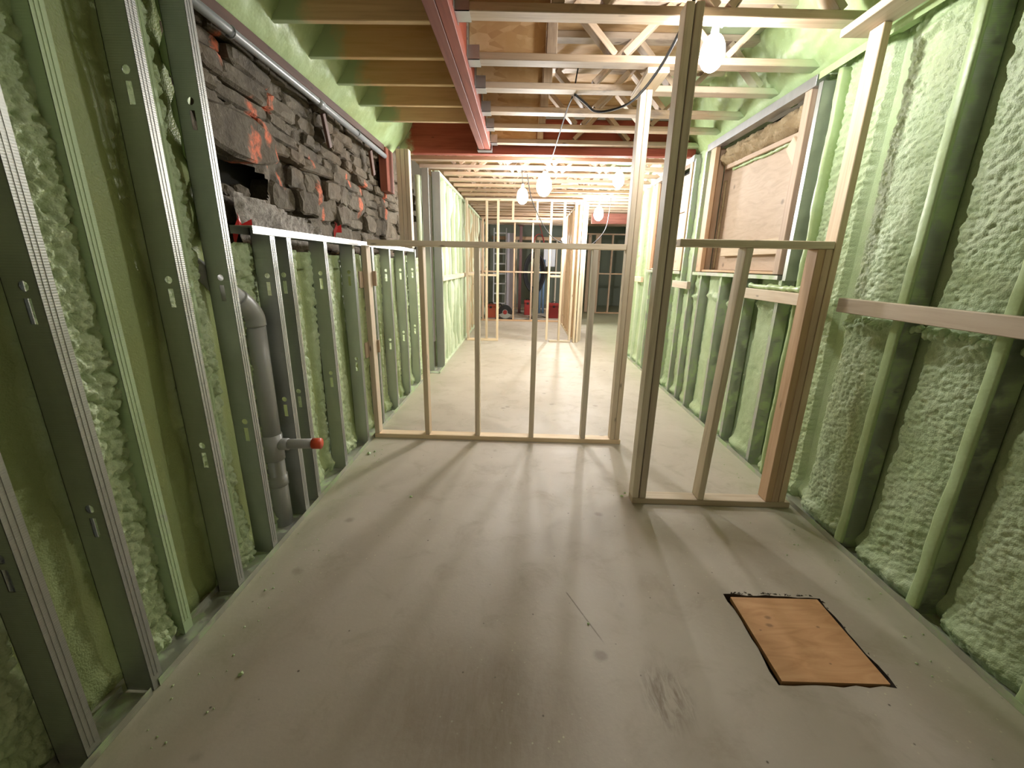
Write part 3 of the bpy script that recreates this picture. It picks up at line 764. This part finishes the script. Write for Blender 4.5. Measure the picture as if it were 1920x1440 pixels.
# rope of foam drips hanging under the near noggin
for (a, b, s_) in ((1.56, 1.90, 1), (1.98, 2.24, 2), (1.10, 1.46, 3)):
    V, Fc = [], []
    g = Geo(); y = a
    while y < b:
        r_ = random.uniform(.009, .02); zc = 1.165-random.uniform(.0, .03); xc = 1.745+random.uniform(-.008, .008)
        L_ = random.uniform(.8, 1.9)
        for i in range(5):
            for k in range(8): pass
        ph = [(xc, y, zc+r_), (xc, y, zc+r_*.7), (xc-.002, y, zc), (xc-.003, y+.004, zc-r_*.7*L_), (xc-.003, y+.004, zc-r_*L_)]
        g.tube(ph, [.1*r_, .75*r_, r_, .7*r_, .1*r_], 8); y += r_*1.5
    o = g.build('foam_drip', M['foam'], rf, True); o['kind'] = 'stuff'

# ================================================================ timber: pony walls and posts
F0, F1 = 3.168, 3.257
fw = thing('wooden_pony_wall', 'pale lumber half wall with evenly spaced studs across the room, open passage at its right', 'stud wall', (-.19, 3.21, 0))
bx('bottom_plate', (-1.19, .83), (F0, F1), (.0, .038), M['lumber'], fw)
bx('top_plate', (-1.14, .738), (F0, F1), (1.513, 1.553), M['lumber_grey'], fw)
for i, x in enumerate((-1.168, -.752, -.340, .100, .522)):
    bx('stud', (x-.019, x+.019), (F0+.001, F1-.001), (.039, 1.512), M['lumber'] if i in (0, 1) else M['lumber_grey'], fw)
bx('post', (.742, .779), (F0+.001, F1-.001), (.039, 2.515), M['lumber'], fw); bx('post', (.781, .818), (F0+.001, F1-.001), (.039, 2.515), M['lumber'], fw)
bx('cap_plate', (.715, .845), (2.93, 3.36), (2.517, 2.532), M['lumber'], fw); bx('cap_plate', (.715, .845), (2.935, 3.35), (2.534, 2.549), M['lumber'], fw)
bx('scab_block', (-1.197, -1.12), (F1+.001, F1+.02), (1.22, 1.33), M['ply'], fw); bx('scab_block', (-1.197, -1.13), (F1+.001, F1+.02), (.70, .80), M['ply'], fw)
bx('scab_block', (-1.20, -1.188), (F0-.06, F0+.06), (1.21, 1.33), M['ply'], fw); bx('scab_block', (-1.20, -1.188), (F0-.05, F0+.06), (.68, .80), M['ply'], fw)

P0, P1 = 2.282, 2.371
pn = thing('wooden_pony_wall', 'short wooden half wall between a full-height double post and the right foam wall', 'stud wall', (1.18, 2.33, 0))
bx('bottom_plate', (.705, 1.66), (P0, P1), (0, .038), M['lumber'], pn)
bx('top_plate', (.805, 1.588), (P0, P1), (1.505, 1.543), M['lumber_grey'], pn)
for x in (.722, .763+.003):
    bx('post', (x-.019, x+.019), (P0+.001, P1-.001), (.039, 2.548), M['lumber_grey'], pn)
board('stud', (1.118, (P0+P1)/2, .039), (1.165, (P0+P1)/2, 1.504), P1-P0-.002, .038, (0, 1, 0), M['lumber_grey'], pn)
for x in (1.528, 1.567): bx('stud', (x-.019, x+.019), (P0+.001, P1-.001), (.039, 1.504), M['lumber_orange'], pn)
bx('end_stud', (1.590, 1.627), (P0+.001, P1-.001), (.039, 2.478), M['lumber'], pn)
bx('cap_plate', (1.50, 1.64), (1.80, 2.44), (2.480, 2.515), M['lumber'], pn)

# post pair holding the cross beam's left end, with a red stub beside it
po = thing('wooden_post', 'built-up post of pale studs on the low wall under the red cross beam', 'post', (-1.22, 4.62, 1.545))
for k in range(3): bx('post_ply', (-1.29+k*.043, -1.25+k*.043), (4.57, 4.66), (1.546, 2.478), M['lumber'], po)
tag(bx('red_stub_beam', (-1.42, -1.345), (4.43, 4.65), (2.07, 2.46), M['red_plain']), 'short red-stained beam end set in the stone wall beside the post', 'beam')

# ================================================================ beams, joists, trusses
cb = thing('red_cross_beam', 'dark red laminated beam crossing the ceiling from the post to the right wall', 'beam', (.2, 4.8, 2.5))
bx('beam_ply', (-1.30, 1.72), (4.752, 4.795), (2.482, 2.80), M['red'], cb); bx('beam_ply', (-1.30, 1.72), (4.797, 4.84), (2.482, 2.80), M['red'], cb)
rb = thing('red_long_beam', 'red-stained double beam running away from the camera with metal hangers on its side', 'beam', (-.42, 2.6, 2.5))
bx('beam_ply', (-.475, -.417), (-.9, 4.735), (2.50, 2.84), M['red'], rb); bx('beam_ply', (-.415, -.357), (-.9, 4.735), (2.50, 2.84), M['red'], rb)
g = Geo(); g.box((-.485, -.347), (4.66, 4.75), (2.492, 2.499)); g.box((-.347, -.343), (4.66, 4.75), (2.492, 2.70)); g.box((-.489, -.485), (4.66, 4.75), (2.492, 2.70))
g.build('beam_hanger', M['hanger'], rb)
TY = [2.465, 2.953, 3.362, 3.818, 4.221, 4.690]
ORD = ['first', 'second', 'third', 'fourth', 'fifth', 'sixth', 'seventh', 'eighth', 'ninth', 'tenth', 'eleventh', 'twelfth', 'thirteenth', 'fourteenth', 'fifteenth', 'sixteenth', 'seventeenth', 'eighteenth', 'nineteenth', 'twentieth']
JY = [2.507, 2.890, 3.270, 3.660, 4.030]
for i, y in enumerate([2.10]+JY):
    o = bx('floor_joist', (-1.38, -.478), (y-.038, y), (2.550, 2.84), M['joist'])
    if i: tag(o, f'{ORD[i-1]} visible solid floor joist from the camera, left of the red beam', 'joist', 'joists left of the red beam')
    else: tag(o, 'floor joist nearest the camera above the top of the view, left of the red beam', 'joist', 'joists left of the red beam')
def truss(y, i, x0, x1, zb, zt, skew, label, m, group, start, pitch, osb_end):
    t = thing('floor_truss', label, 'truss', ((x0+x1)/2, y, zb), group)
    yy = lambda x: y-.045+skew*(x-x0)/(x1-x0)
    d = (0, 1, 0)
    board('bottom_chord', (x0, yy(x0), zb+.019), (x1, yy(x1), zb+.019), .088, .038, d, m, t); board('top_chord', (x0, yy(x0), zt-.020), (x1, yy(x1), zt-.020), .088, .038, d, m, t)
    xs = x0
    if osb_end:
        bx('end_panel', (x0+.001, .10), (yy(x0)+.006, yy(x0)+.018), (zb+.039, zt-.040), M['osb'], t, .001)
        bx('end_post', (.105, .165), (yy(.13)-.043, yy(.13)+.043), (zb+.039, zt-.040), m, t); xs = .17
    x = start; h = pitch/2
    while x < x1-.1:
        for s_ in (-1, 1):
            a, b = x+s_*.028, x+s_*(h-.022)
            if b > x1-.02 or b < xs: continue
            board('web', (a, yy(a), zb+.045), (b, yy(b), zt-.046), .082, .036, d, m, t, .002)
        x += pitch
    return t
starts = [.32, .535, .42, .50, .46, .44]
for i, y in enumerate(TY):
    truss(y, i, -.352, 1.74, 2.55, 2.888, .055, f'{ORD[i]} open-web wooden floor truss from the camera, right of the red beam', M['truss'], 'trusses right of the red beam', starts[i], .60, True)
# hangers on the beam's right side, one to each truss
for i, y in enumerate(TY[:]):
    g = Geo(); a, b = y-.094, y+.004
    if i == len(TY)-1: b = y+.002
    g.box((-.3565, -.354), (a-.035, min(b+.035, 4.70)), (2.548, 2.80)); g.box((-.354, -.285), (a, b), (2.545, 2.549)); g.box((-.354, -.285), (a, a+.002), (2.545, 2.62)); g.box((-.354, -.285), (b-.002, b), (2.545, 2.62))
    for q_ in range(4): g.box((-.354, -.351), (a-.025, a-.017), (2.58+q_*.055, 2.588+q_*.055))
    g.build('joist_hanger', M['hanger'], rb)
FT = [5.19+.405*i for i in range(20)]
for i, y in enumerate(FT):
    truss(y, i, -1.28 if y < 5.6 else -1.06, 1.74 if y < 7 else 3.6, 2.50, 2.798, 0, f'{ORD[i]} open-web truss beyond the red cross beam', M['far_truss'], 'trusses beyond the red cross beam', -.95+(i % 3)*.13, .56, False)

# ================================================================ stone wall fittings
tag(bx('wall_ledger', (-1.395, -1.355), (1.6, 4.42), (2.418, 2.472), M['brown']), 'dark red-brown ledger board along the top of the rubble wall', 'board')
cd = thing('grey_conduit', 'grey plastic conduit clipped along the top of the rubble wall', 'pipe', (-1.35, 3, 2.385))
tube('pipe', [(-1.352, 1.6, 2.392), (-1.352, 2.2, 2.391), (-1.352, 3.0, 2.387), (-1.354, 4.42, 2.375)], .021, M['pvc'], cd, 14)
for y in (2.22, 3.72):
    pts = [(-1.352+.025*math.cos(a), y, 2.387+.025*math.sin(a)) for a in [math.radians(d_) for d_ in range(-150, 120, 30)]]
    tube('clip', pts, .004, M['pvc'], cd, 6)
tube('coupling', [(-1.353, 3.05, 2.387), (-1.353, 3.13, 2.386)], .0245, M['pvc'], cd, 14)
tag(board('furring_strip', (-1.385, 3.19, 2.36), (-1.39, 3.27, 2.17), .045, .02, (0, 1, 0), M['brown']), 'brown wood strip nailed upright on the rubble wall, longer of the two', 'strip')
tag(board('furring_strip', (-1.385, 4.10, 2.35), (-1.39, 4.17, 2.16), .06, .02, (0, 1, 0), M['brown']), 'brown wood strip nailed on the stone near the pale post', 'strip')
def tape(name, y, z, s_, label):
    V, Fc = [], []
    P = [(0, 0), (.02, .05), (.05, .065), (.075, .03), (.10, .05)]; n_ = len(P)
    for k in range(2):
        for i, (a, b) in enumerate(P):
            V.append((-1.325+.02*math.sin(i*1.8), y+a*s_, z+b*s_-k*.055*s_*(1-.35*(i % 2))))
    for i in range(n_-1): Fc.append((i, i+1, n_+i+1, n_+i))
    me = mesh_of(name, [(v[0], v[1], v[2]) for v in V], Fc, M['red_tape'])
    o = bpy.data.objects.new(name, me); link(o); md = o.modifiers.new('s', 'SOLIDIFY'); md.thickness = .002
    return tag(o, label, 'tape')
tape('flagging_tape', 1.98, 1.52, 1.3, 'crumpled red plastic tape over the foam at the cavity')
tape('flagging_tape', 3.05, 1.60, 1.0, 'red plastic tape hanging over the low wall where two half walls meet')

# drain pipe with capped branch
dp = thing('drain_pipe', 'grey drain pipe rising from the floor and bending into the foam, capped branch halfway', 'pipe', (-1.29, 1.98, 0))
PX, PY = -1.285, 1.975
tube('riser', [(PX, PY, .0), (PX, PY, .42)], .046, M['pipe'], dp, 20)
tube('riser', [(PX, PY, .50), (PX-.004, PY+.01, 1.10)], .046, M['pipe'], dp, 20)
tube('tee', [(PX, PY, .24), (PX, PY, .30)], .0505, M['pipe'], dp, 20); tube('tee', [(PX, PY, .39), (PX, PY, .53)], .0515, M['pipe'], dp, 20)
tube('branch', [(PX+.02, PY, .475), (-1.075, PY+.005, .482)], .026, M['pipe'], dp, 16)
tube('branch_hub', [(PX+.03, PY, .475), (PX+.085, PY, .476)], .031, M['pipe'], dp, 16)
tube('orange_cap', [(-1.073, PY+.005, .482), (-1.030, PY+.006, .483)], .0285, M['orange_cap'], dp, 16)
el = curve_pts([(PX-.004, PY+.01, 1.09), (PX-.006, PY+.005, 1.14), (PX-.012, PY-.03, 1.19), (PX-.02, PY-.07, 1.225)], 6)
tube('elbow', el, .0505, M['pipe'], dp, 20)
tube('upper_run', [(PX-.018, PY-.06, 1.218), (PX-.05, PY-.20, 1.33), (PX-.09, PY-.33, 1.43)], .046, M['pipe'], dp, 20)

# ================================================================ lamps and cords
def lamp(name, p, r, strength, label, cord, cm, glob=1.35):
    t = thing(name, label, 'lamp', p, 'temporary work lights')
    V, Fc = [], []; x, y, z = p; N, K = 16, 12
    for i in range(K+1):
        a = math.pi*i/K; rr = r*math.sin(a)*(1 if i < K/2 else .96)
        for k in range(N): V.append((x+rr*math.cos(2*math.pi*k/N), y+rr*math.sin(2*math.pi*k/N), z-r*glob*math.cos(a)))
    for i in range(K):
        for k in range(N): a, b = i*N+k, i*N+(k+1) % N; Fc.append((a, b, b+N, a+N))
    geo('globe', V, Fc, emis('lamp_'+name+str(round(p[1], 1)), strength), t, True)
    zt = z+r*glob
    g = Geo(); g.tube([(x, y, zt-.008), (x, y, zt+.045)], [.02, .017], 10); g.build('socket', M['white_wire'], t, True)
    tube('cord', [(x, y, zt+.043)]+cord, .005, cm, t, 6)
    return t
B1 = (.945, 2.56, 2.475)
lamp('work_light', (.935, 2.53, 2.452), .062, LAMP['near'], 'glowing work light beside the full-height double post', curve_pts([(.955, 2.50, 2.55), (1.0, 2.42, 2.62), (1.04, 2.36, 2.70), (1.06, 2.33, 2.80)], 5), M['white_wire'])
lamp('work_light', (.208, 5.05, 2.245), .085, LAMP['mid'], 'brightest work light, hanging in the middle of the far room', curve_pts([(.235, 4.95, 2.36), (.27, 4.4, 2.45), (.30, 3.7, 2.53), (.318, 3.40, 2.545)], 6), M['black'])
lamp('work_light', (-.030, 5.62, 2.215), .07, LAMP['mid2'], 'work light just left of the brightest lamp', curve_pts([(-.035, 5.61, 2.40), (-.045, 5.57, 2.502)], 4), M['black'])
lamp('work_light', (1.105, 5.45, 2.385), .066, LAMP['right'], 'work light close to the tall passage post, right of centre', curve_pts([(1.14, 5.42, 2.47), (1.25, 5.2, 2.51)], 4), M['white_wire'])
lamp('work_light', (1.235, 7.50, 2.235), .08, LAMP['back'], 'work light low over the passage beyond the tall post', curve_pts([(1.24, 7.5, 2.4), (1.25, 7.52, 2.5)], 4), M['white_wire'])
lamp('work_light', (.92, 10.2, 1.98), .045, LAMP['far'], 'small work light at the far end behind the framing', curve_pts([(.92, 10.2, 2.3), (.92, 10.21, 2.5)], 4), M['white_wire'])
lead = thing('power_lead', 'thick black power lead swooping under the trusses', 'cable', (.6, 3, 2.5))
pts = curve_pts([(.745, 2.20, 2.66), (.735, 2.34, 2.535), (.735, 2.75, 2.47), (.70, 3.20, 2.46), (.60, 3.45, 2.48), (.50, 3.52, 2.495), (.42, 3.45, 2.52), (.33, 3.36, 2.545)], 8)
tube('lead', pts, .008, M['black'], lead, 8)
tube('lead_end', curve_pts([(.33, 3.37, 2.545), (.325, 3.30, 2.60), (.335, 3.26, 2.68)], 5), .005, M['black'], lead, 6)
tag(tube('thin_cable', curve_pts([(.02, 5.7, 2.48), (.12, 6.2, 2.2), (.42, 7.0, 1.85), (.83, 7.55, 1.72), (1.13, 7.65, 1.73), (1.38, 7.66, 1.98), (1.44, 7.66, 2.3), (1.45, 7.65, 2.50)], 8), .006, M['black']), 'thin dark cable sagging between the far lamps', 'cable')

# ================================================================ far framing
A0, A1 = 7.80, 7.889
fa = thing('wooden_partition', 'first full-height lumber partition beyond the half wall, with a doorway in it', 'stud wall', (0, 7.84, 0))
bx('bottom_plate', (-1.03, -.44), (A0, A1), (0, .038), M['lumber'], fa); bx('bottom_plate', (.52, .92), (A0, A1), (0, .038), M['lumber'], fa)
bx('top_plate', (-1.03, 1.06), (A0, A1), (2.455, 2.493), M['lumber'], fa)
for x in (-1.01, -.66, .70, .90): bx('stud', (x-.019, x+.019), (A0+.001, A1-.001), (.039, 2.454), M['lumber'], fa)
for x in (-.46, .47): bx('jamb_stud', (x-.019, x+.019), (A0+.001, A1-.001), (.039, 2.454), M['lumber'], fa)
bx('header', (-.44, .45), (A0+.001, A1-.001), (2.11, 2.149), M['lumber'], fa)
for x in (-.20, .22): bx('cripple_stud', (x-.019, x+.019), (A0+.001, A1-.001), (2.15, 2.454), M['lumber'], fa)
for (a, b) in ((-.99, -.68), (-.64, -.48), (.49, .68)): bx('noggin', (a+.001, b-.001), (A0+.002, A1-.002), (1.185, 1.223), M['lumber'], fa)
for (x, y) in ((.985, 7.80), (1.04, 7.80), (1.085, 7.92), (1.125, 8.05)): bx('stud', (x-.019, x+.019), (y+.001, y+.088), (.001, 2.454), M['lumber'], fa)
fr = thing('wooden_partition', 'lumber partition of closely set studs running away beside the passage', 'stud wall', (1.02, 9.2, 0))
bx('bottom_plate', (.96, 1.05), (8.16, 10.5), (0, .038), M['lumber'], fr); bx('top_plate', (.96, 1.05), (8.16, 10.5), (2.455, 2.493), M['lumber'], fr)
for y in (8.25, 8.65, 9.05, 9.45, 9.85, 10.25, 10.45): bx('stud', (.961, 1.049), (y-.019, y+.019), (.039, 2.454), M['lumber_orange'] if y > 8.1 else M['lumber'], fr)
bx('noggin', (.975, 1.035), (8.27, 8.63), (1.17, 1.21), M['lumber'], fr)
C0, C1 = 10.70, 10.789
fb = thing('wooden_partition', 'second lumber partition across the far room with a rail at mid height', 'stud wall', (0, 10.75, 0))
bx('bottom_plate', (-1.04, 1.05), (C0, C1), (0, .038), M['lumber_orange'], fb); bx('top_plate', (-1.04, 1.05), (C0, C1), (2.455, 2.493), M['lumber_orange'], fb)
for x in (-1.0, -.62, -.225, .215, .63, 1.03): bx('stud', (x-.019, x+.019), (C0+.001, C1-.001), (.039, 2.454), M['lumber_orange'], fb)
for (a, b) in ((-.98, -.64), (-.60, -.245), (-.205, .195), (.235, .61), (.65, 1.01)): bx('noggin', (a+.001, b-.001), (C0+.002, C1-.002), (1.20, 1.238), M['lumber_orange'], fb)
fc = thing('wooden_partition', 'lumber partition with wide studs at the end of the right-hand passage', 'stud wall', (2.6, 13.0, 0))
D0, D1 = 13.0, 13.089
bx('bottom_plate', (2.0, 3.6), (D0, D1), (0, .038), M['lumber_orange'], fc); bx('top_plate', (1.2, 3.6), (D0, D1), (2.28, 2.318), M['lumber_orange'], fc)
for x, w_ in ((1.95, .09), (2.20, .16), (2.62, .045), (3.05, .038), (3.5, .038)): bx('stud', (x-w_/2, x+w_/2), (D0+.001, D1-.001), (.039, 2.279), M['lumber_orange'], fc)
bx('noggin', (2.25, 2.60), (D0+.002, D1-.002), (1.16, 1.20), M['lumber_orange'], fc); bx('noggin', (2.64, 3.03), (D0+.002, D1-.002), (1.16, 1.20), M['lumber_orange'], fc)
fd = thing('wooden_partition', 'furthest lumber frame with a low header, seen behind the hose coil', 'stud wall', (.5, 13.8, 0))
bx('bottom_plate', (-1.0, 1.8), (13.8, 13.889), (0, .038), M['lumber'], fd); bx('header', (-1.0, 1.8), (13.8, 13.889), (2.14, 2.24), M['lumber_orange'], fd)
for x in (-.22, -.10, .30, .36, .50, 1.05, 1.35, 1.75): bx('stud', (x-.022, x+.022), (13.801, 13.888), (.039, 2.139), M['lumber'], fd)
tag(bx('red_header_beam', (1.45, 2.7), (9.6, 9.72), (2.28, 2.48), M['red_plain']), 'red beam low under the trusses over the far passage', 'beam')

# ================================================================ far clutter
def ladder(name, x, y, h, w_, label, lean=.0):
    t = thing(name, label, 'ladder', (x, y, 0))
    for s_ in (-1, 1): board('rail', (x+s_*w_/2, y, .0), (x+s_*w_/2, y+lean, h), .07, .03, (0, 1, 0), M['white_metal'], t)
    for k in range(int(h/.29)):
        zz = .25+.29*k; bx('rung', (x-w_/2+.016, x+w_/2-.016), (y+lean*zz/h-.025, y+lean*zz/h+.025), (zz-.02, zz+.02), M['white_metal'], t)
ladder('step_ladder', -.70, 12.9, 2.42, .36, 'white ladder standing behind the second partition', .18)
tag(bx('pale_panel', (-.50, -.27), (13.25, 13.30), (0, 2.3), M['lilac']), 'tall pale lilac panel standing beside the ladder', 'panel')
st = thing('steel_post', 'dark red steel post behind the second partition', 'post', (-.08, 12.6, 0))
bx('column', (-.125, -.04), (12.58, 12.66), (.012, 2.45), M['post_brown'], st); bx('base_plate', (-.17, .005), (12.53, 12.71), (0, .012), M['post_brown'], st); bx('cap_plate', (-.17, .005), (12.53, 12.71), (2.451, 2.463), M['post_brown'], st)
hs_ = thing('hose_coil', 'coil of thick black hose hanging on the far studs', 'hose', (.30, 12.5, 1.25))
for k in range(5):
    pts = [(.33+(.30-.02*k)*math.cos(a), 12.45+.035*k, 1.18+(.55-.03*k)*math.sin(a)) for a in [2*math.pi*i/28 for i in range(29)]]
    tube('hose_loop', pts, .026, M['black'], hs_, 8)
tag(tube('wire_coil', [(.42, 12.44, 2.502), (.50, 12.55, 2.30)]+[(.42+.14*math.cos(a)+.01*a/6, 12.6+.004*a, 2.05+.19*math.sin(a)) for a in [.3*i for i in range(64)]], .008, M['red_box'], None, 6), 'loops of thin red wire hung high on the far studs', 'wire')
for i, (x, lab) in enumerate(((.52, 'left of a pair of blue-grey pipes standing by the hose coil'), (.62, 'right of a pair of blue-grey pipes standing by the hose coil'))):
    t = thing('blue_pipe', lab, 'pipe', (x, 12.7, 0), 'blue pipes by the hose')
    tube('pipe', [(x, 12.7, 0), (x, 12.75, 1.55)], .038, M['blue'], t, 12); tube('collar', [(x, 12.74, 1.30), (x, 12.744, 1.40)], .046, M['blue'], t, 12)
def case(name, x, y, w_, d_, h, m, label):
    t = thing(name, label, 'box', (x, y, 0))
    bx('body', (x-w_/2, x+w_/2), (y-d_/2, y+d_/2), (0, h*.8), m, t, .012); bx('lid', (x-w_/2-.008, x+w_/2+.008), (y-d_/2-.008, y+d_/2+.008), (h*.8+.001, h), m, t, .012)
    tube('handle', curve_pts([(x-w_*.2, y, h), (x-w_*.18, y, h+.035), (x+w_*.18, y, h+.035), (x+w_*.2, y, h)], 4), .009, M['black'], t, 6)
    bx('latch', (x-.03, x+.03), (y-d_/2-.014, y-d_/2-.009), (h*.72, h*.86), M['black'], t, .002)
case('tool_case', -.84, 11.42, .26, .22, .36, M['orange_box'], 'orange-red tool case on the floor beside the cut-off saw')
case('tool_case', .16, 12.2, .20, .2, .42, M['red_box'], 'red tool case under the black hose coil')
case('tool_case', .86, 11.6, .26, .24, .40, M['red_box'], 'dark red tool case by the studs of the side partition')
sx, sy = -.50, 11.0
saw = thing('cut_off_saw', 'power saw with round dark blade guard on the floor by the far partition', 'saw', (sx, sy, 0))
bx('base', (sx-.20, sx+.24), (sy-.14, sy+.14), (0, .035), M['black'], saw, .006)
def disc(name, cx, cy, cz, r, d_, m, a0=0, a1=360, r0=0):
    V, Fc = [], []; N = 28
    for k in range(N+1):
        a = math.radians(a0+(a1-a0)*k/N)
        for yy in (cy-d_/2, cy+d_/2):
            for rr in (r0, r): V.append((cx+rr*math.cos(a), yy, cz+rr*math.sin(a)))
    for k in range(N):
        a, b = 4*k, 4*k+4
        Fc += [(a, a+1, b+1, b), (a+2, b+2, b+3, a+3), (a+1, a+3, b+3, b+1), (a, b, b+2, a+2)]
    return geo(name, V, Fc, m, saw)
disc('blade', sx+.06, sy-.05, .20, .165, .006, M['steel'], r0=.02)
disc('blade_guard', sx+.06, sy-.05, .20, .185, .05, M['black'], -20, 200, .07)
disc('hub', sx+.06, sy-.08, .20, .055, .03, M['red_box'])
g = Geo(); g.tube([(sx+.06, sy-.06, .20), (sx+.06, sy+.14, .20)], .06, 14); g.tube([(sx+.06, sy+.10, .20), (sx-.10, sy+.12, .12), (sx-.16, sy+.10, .05)], [.045, .04, .03], 10); g.build('motor', M['white_metal'], saw, True)
tube('handle', curve_pts([(sx-.02, sy+.05, .30), (sx-.06, sy+.03, .40), (sx-.15, sy+.02, .38), (sx-.16, sy+.03, .28)], 5), .016, M['black'], saw, 8)
tag(tube('extension_cord', curve_pts([(-.24, 11.0, .01), (-.05, 10.95, .01), (.12, 11.1, .01), (.3, 11.3, .01), (.2, 11.7, .01), (.5, 11.9, .01), (.66, 11.6, .01)], 8), .010, M['black']), 'dark extension cord lying on the floor beside the saw', 'cord')
tag(bx('wall_cabinet', (.62, .98), (13.4, 13.6), (1.35, 1.9), M['white_metal'], None, .01), 'grey-white cabinet on the far wall behind the hose coil', 'cabinet')

# small foam crumbs and debris lying about
g = Geo()
def crumb(x, y, r_):
    V = [(x+r_*random.uniform(.6, 1.2)*math.cos(a), y+r_*random.uniform(.6, 1.2)*math.sin(a), r_*.35) for a in [k*math.pi/3 for k in range(6)]]
    V = V+[(x, y, r_*random.uniform(.8, 1.1)), (x, y, 0)]
    g.add(V, [(k, (k+1) % 6, 6) for k in range(6)]+[((k+1) % 6, k, 7) for k in range(6)])
for (x, y, r_) in ((-.66, 2.28, .012), (-1.13, 2.86, .02), (-1.10, 2.90, .012), (.66, 2.36, .014), (.69, 2.40, .010), (.30, 1.37, .006), (-.95, 1.10, .012)): crumb(x, y, r_)
for i in range(90):
    s_ = random.random()
    if s_ < .5: crumb(random.uniform(-1.17, -.95)+.0, random.uniform(.6, 3.0), random.uniform(.002, .006))
    else: crumb(1.66-abs(random.gauss(0, .12)), random.uniform(.8, 3.0), random.uniform(.002, .006))
tag(g.build('foam_crumbs', M['foam_smooth']), 'pale foam crumbs scattered on the concrete floor', 'debris')['kind'] = 'stuff'
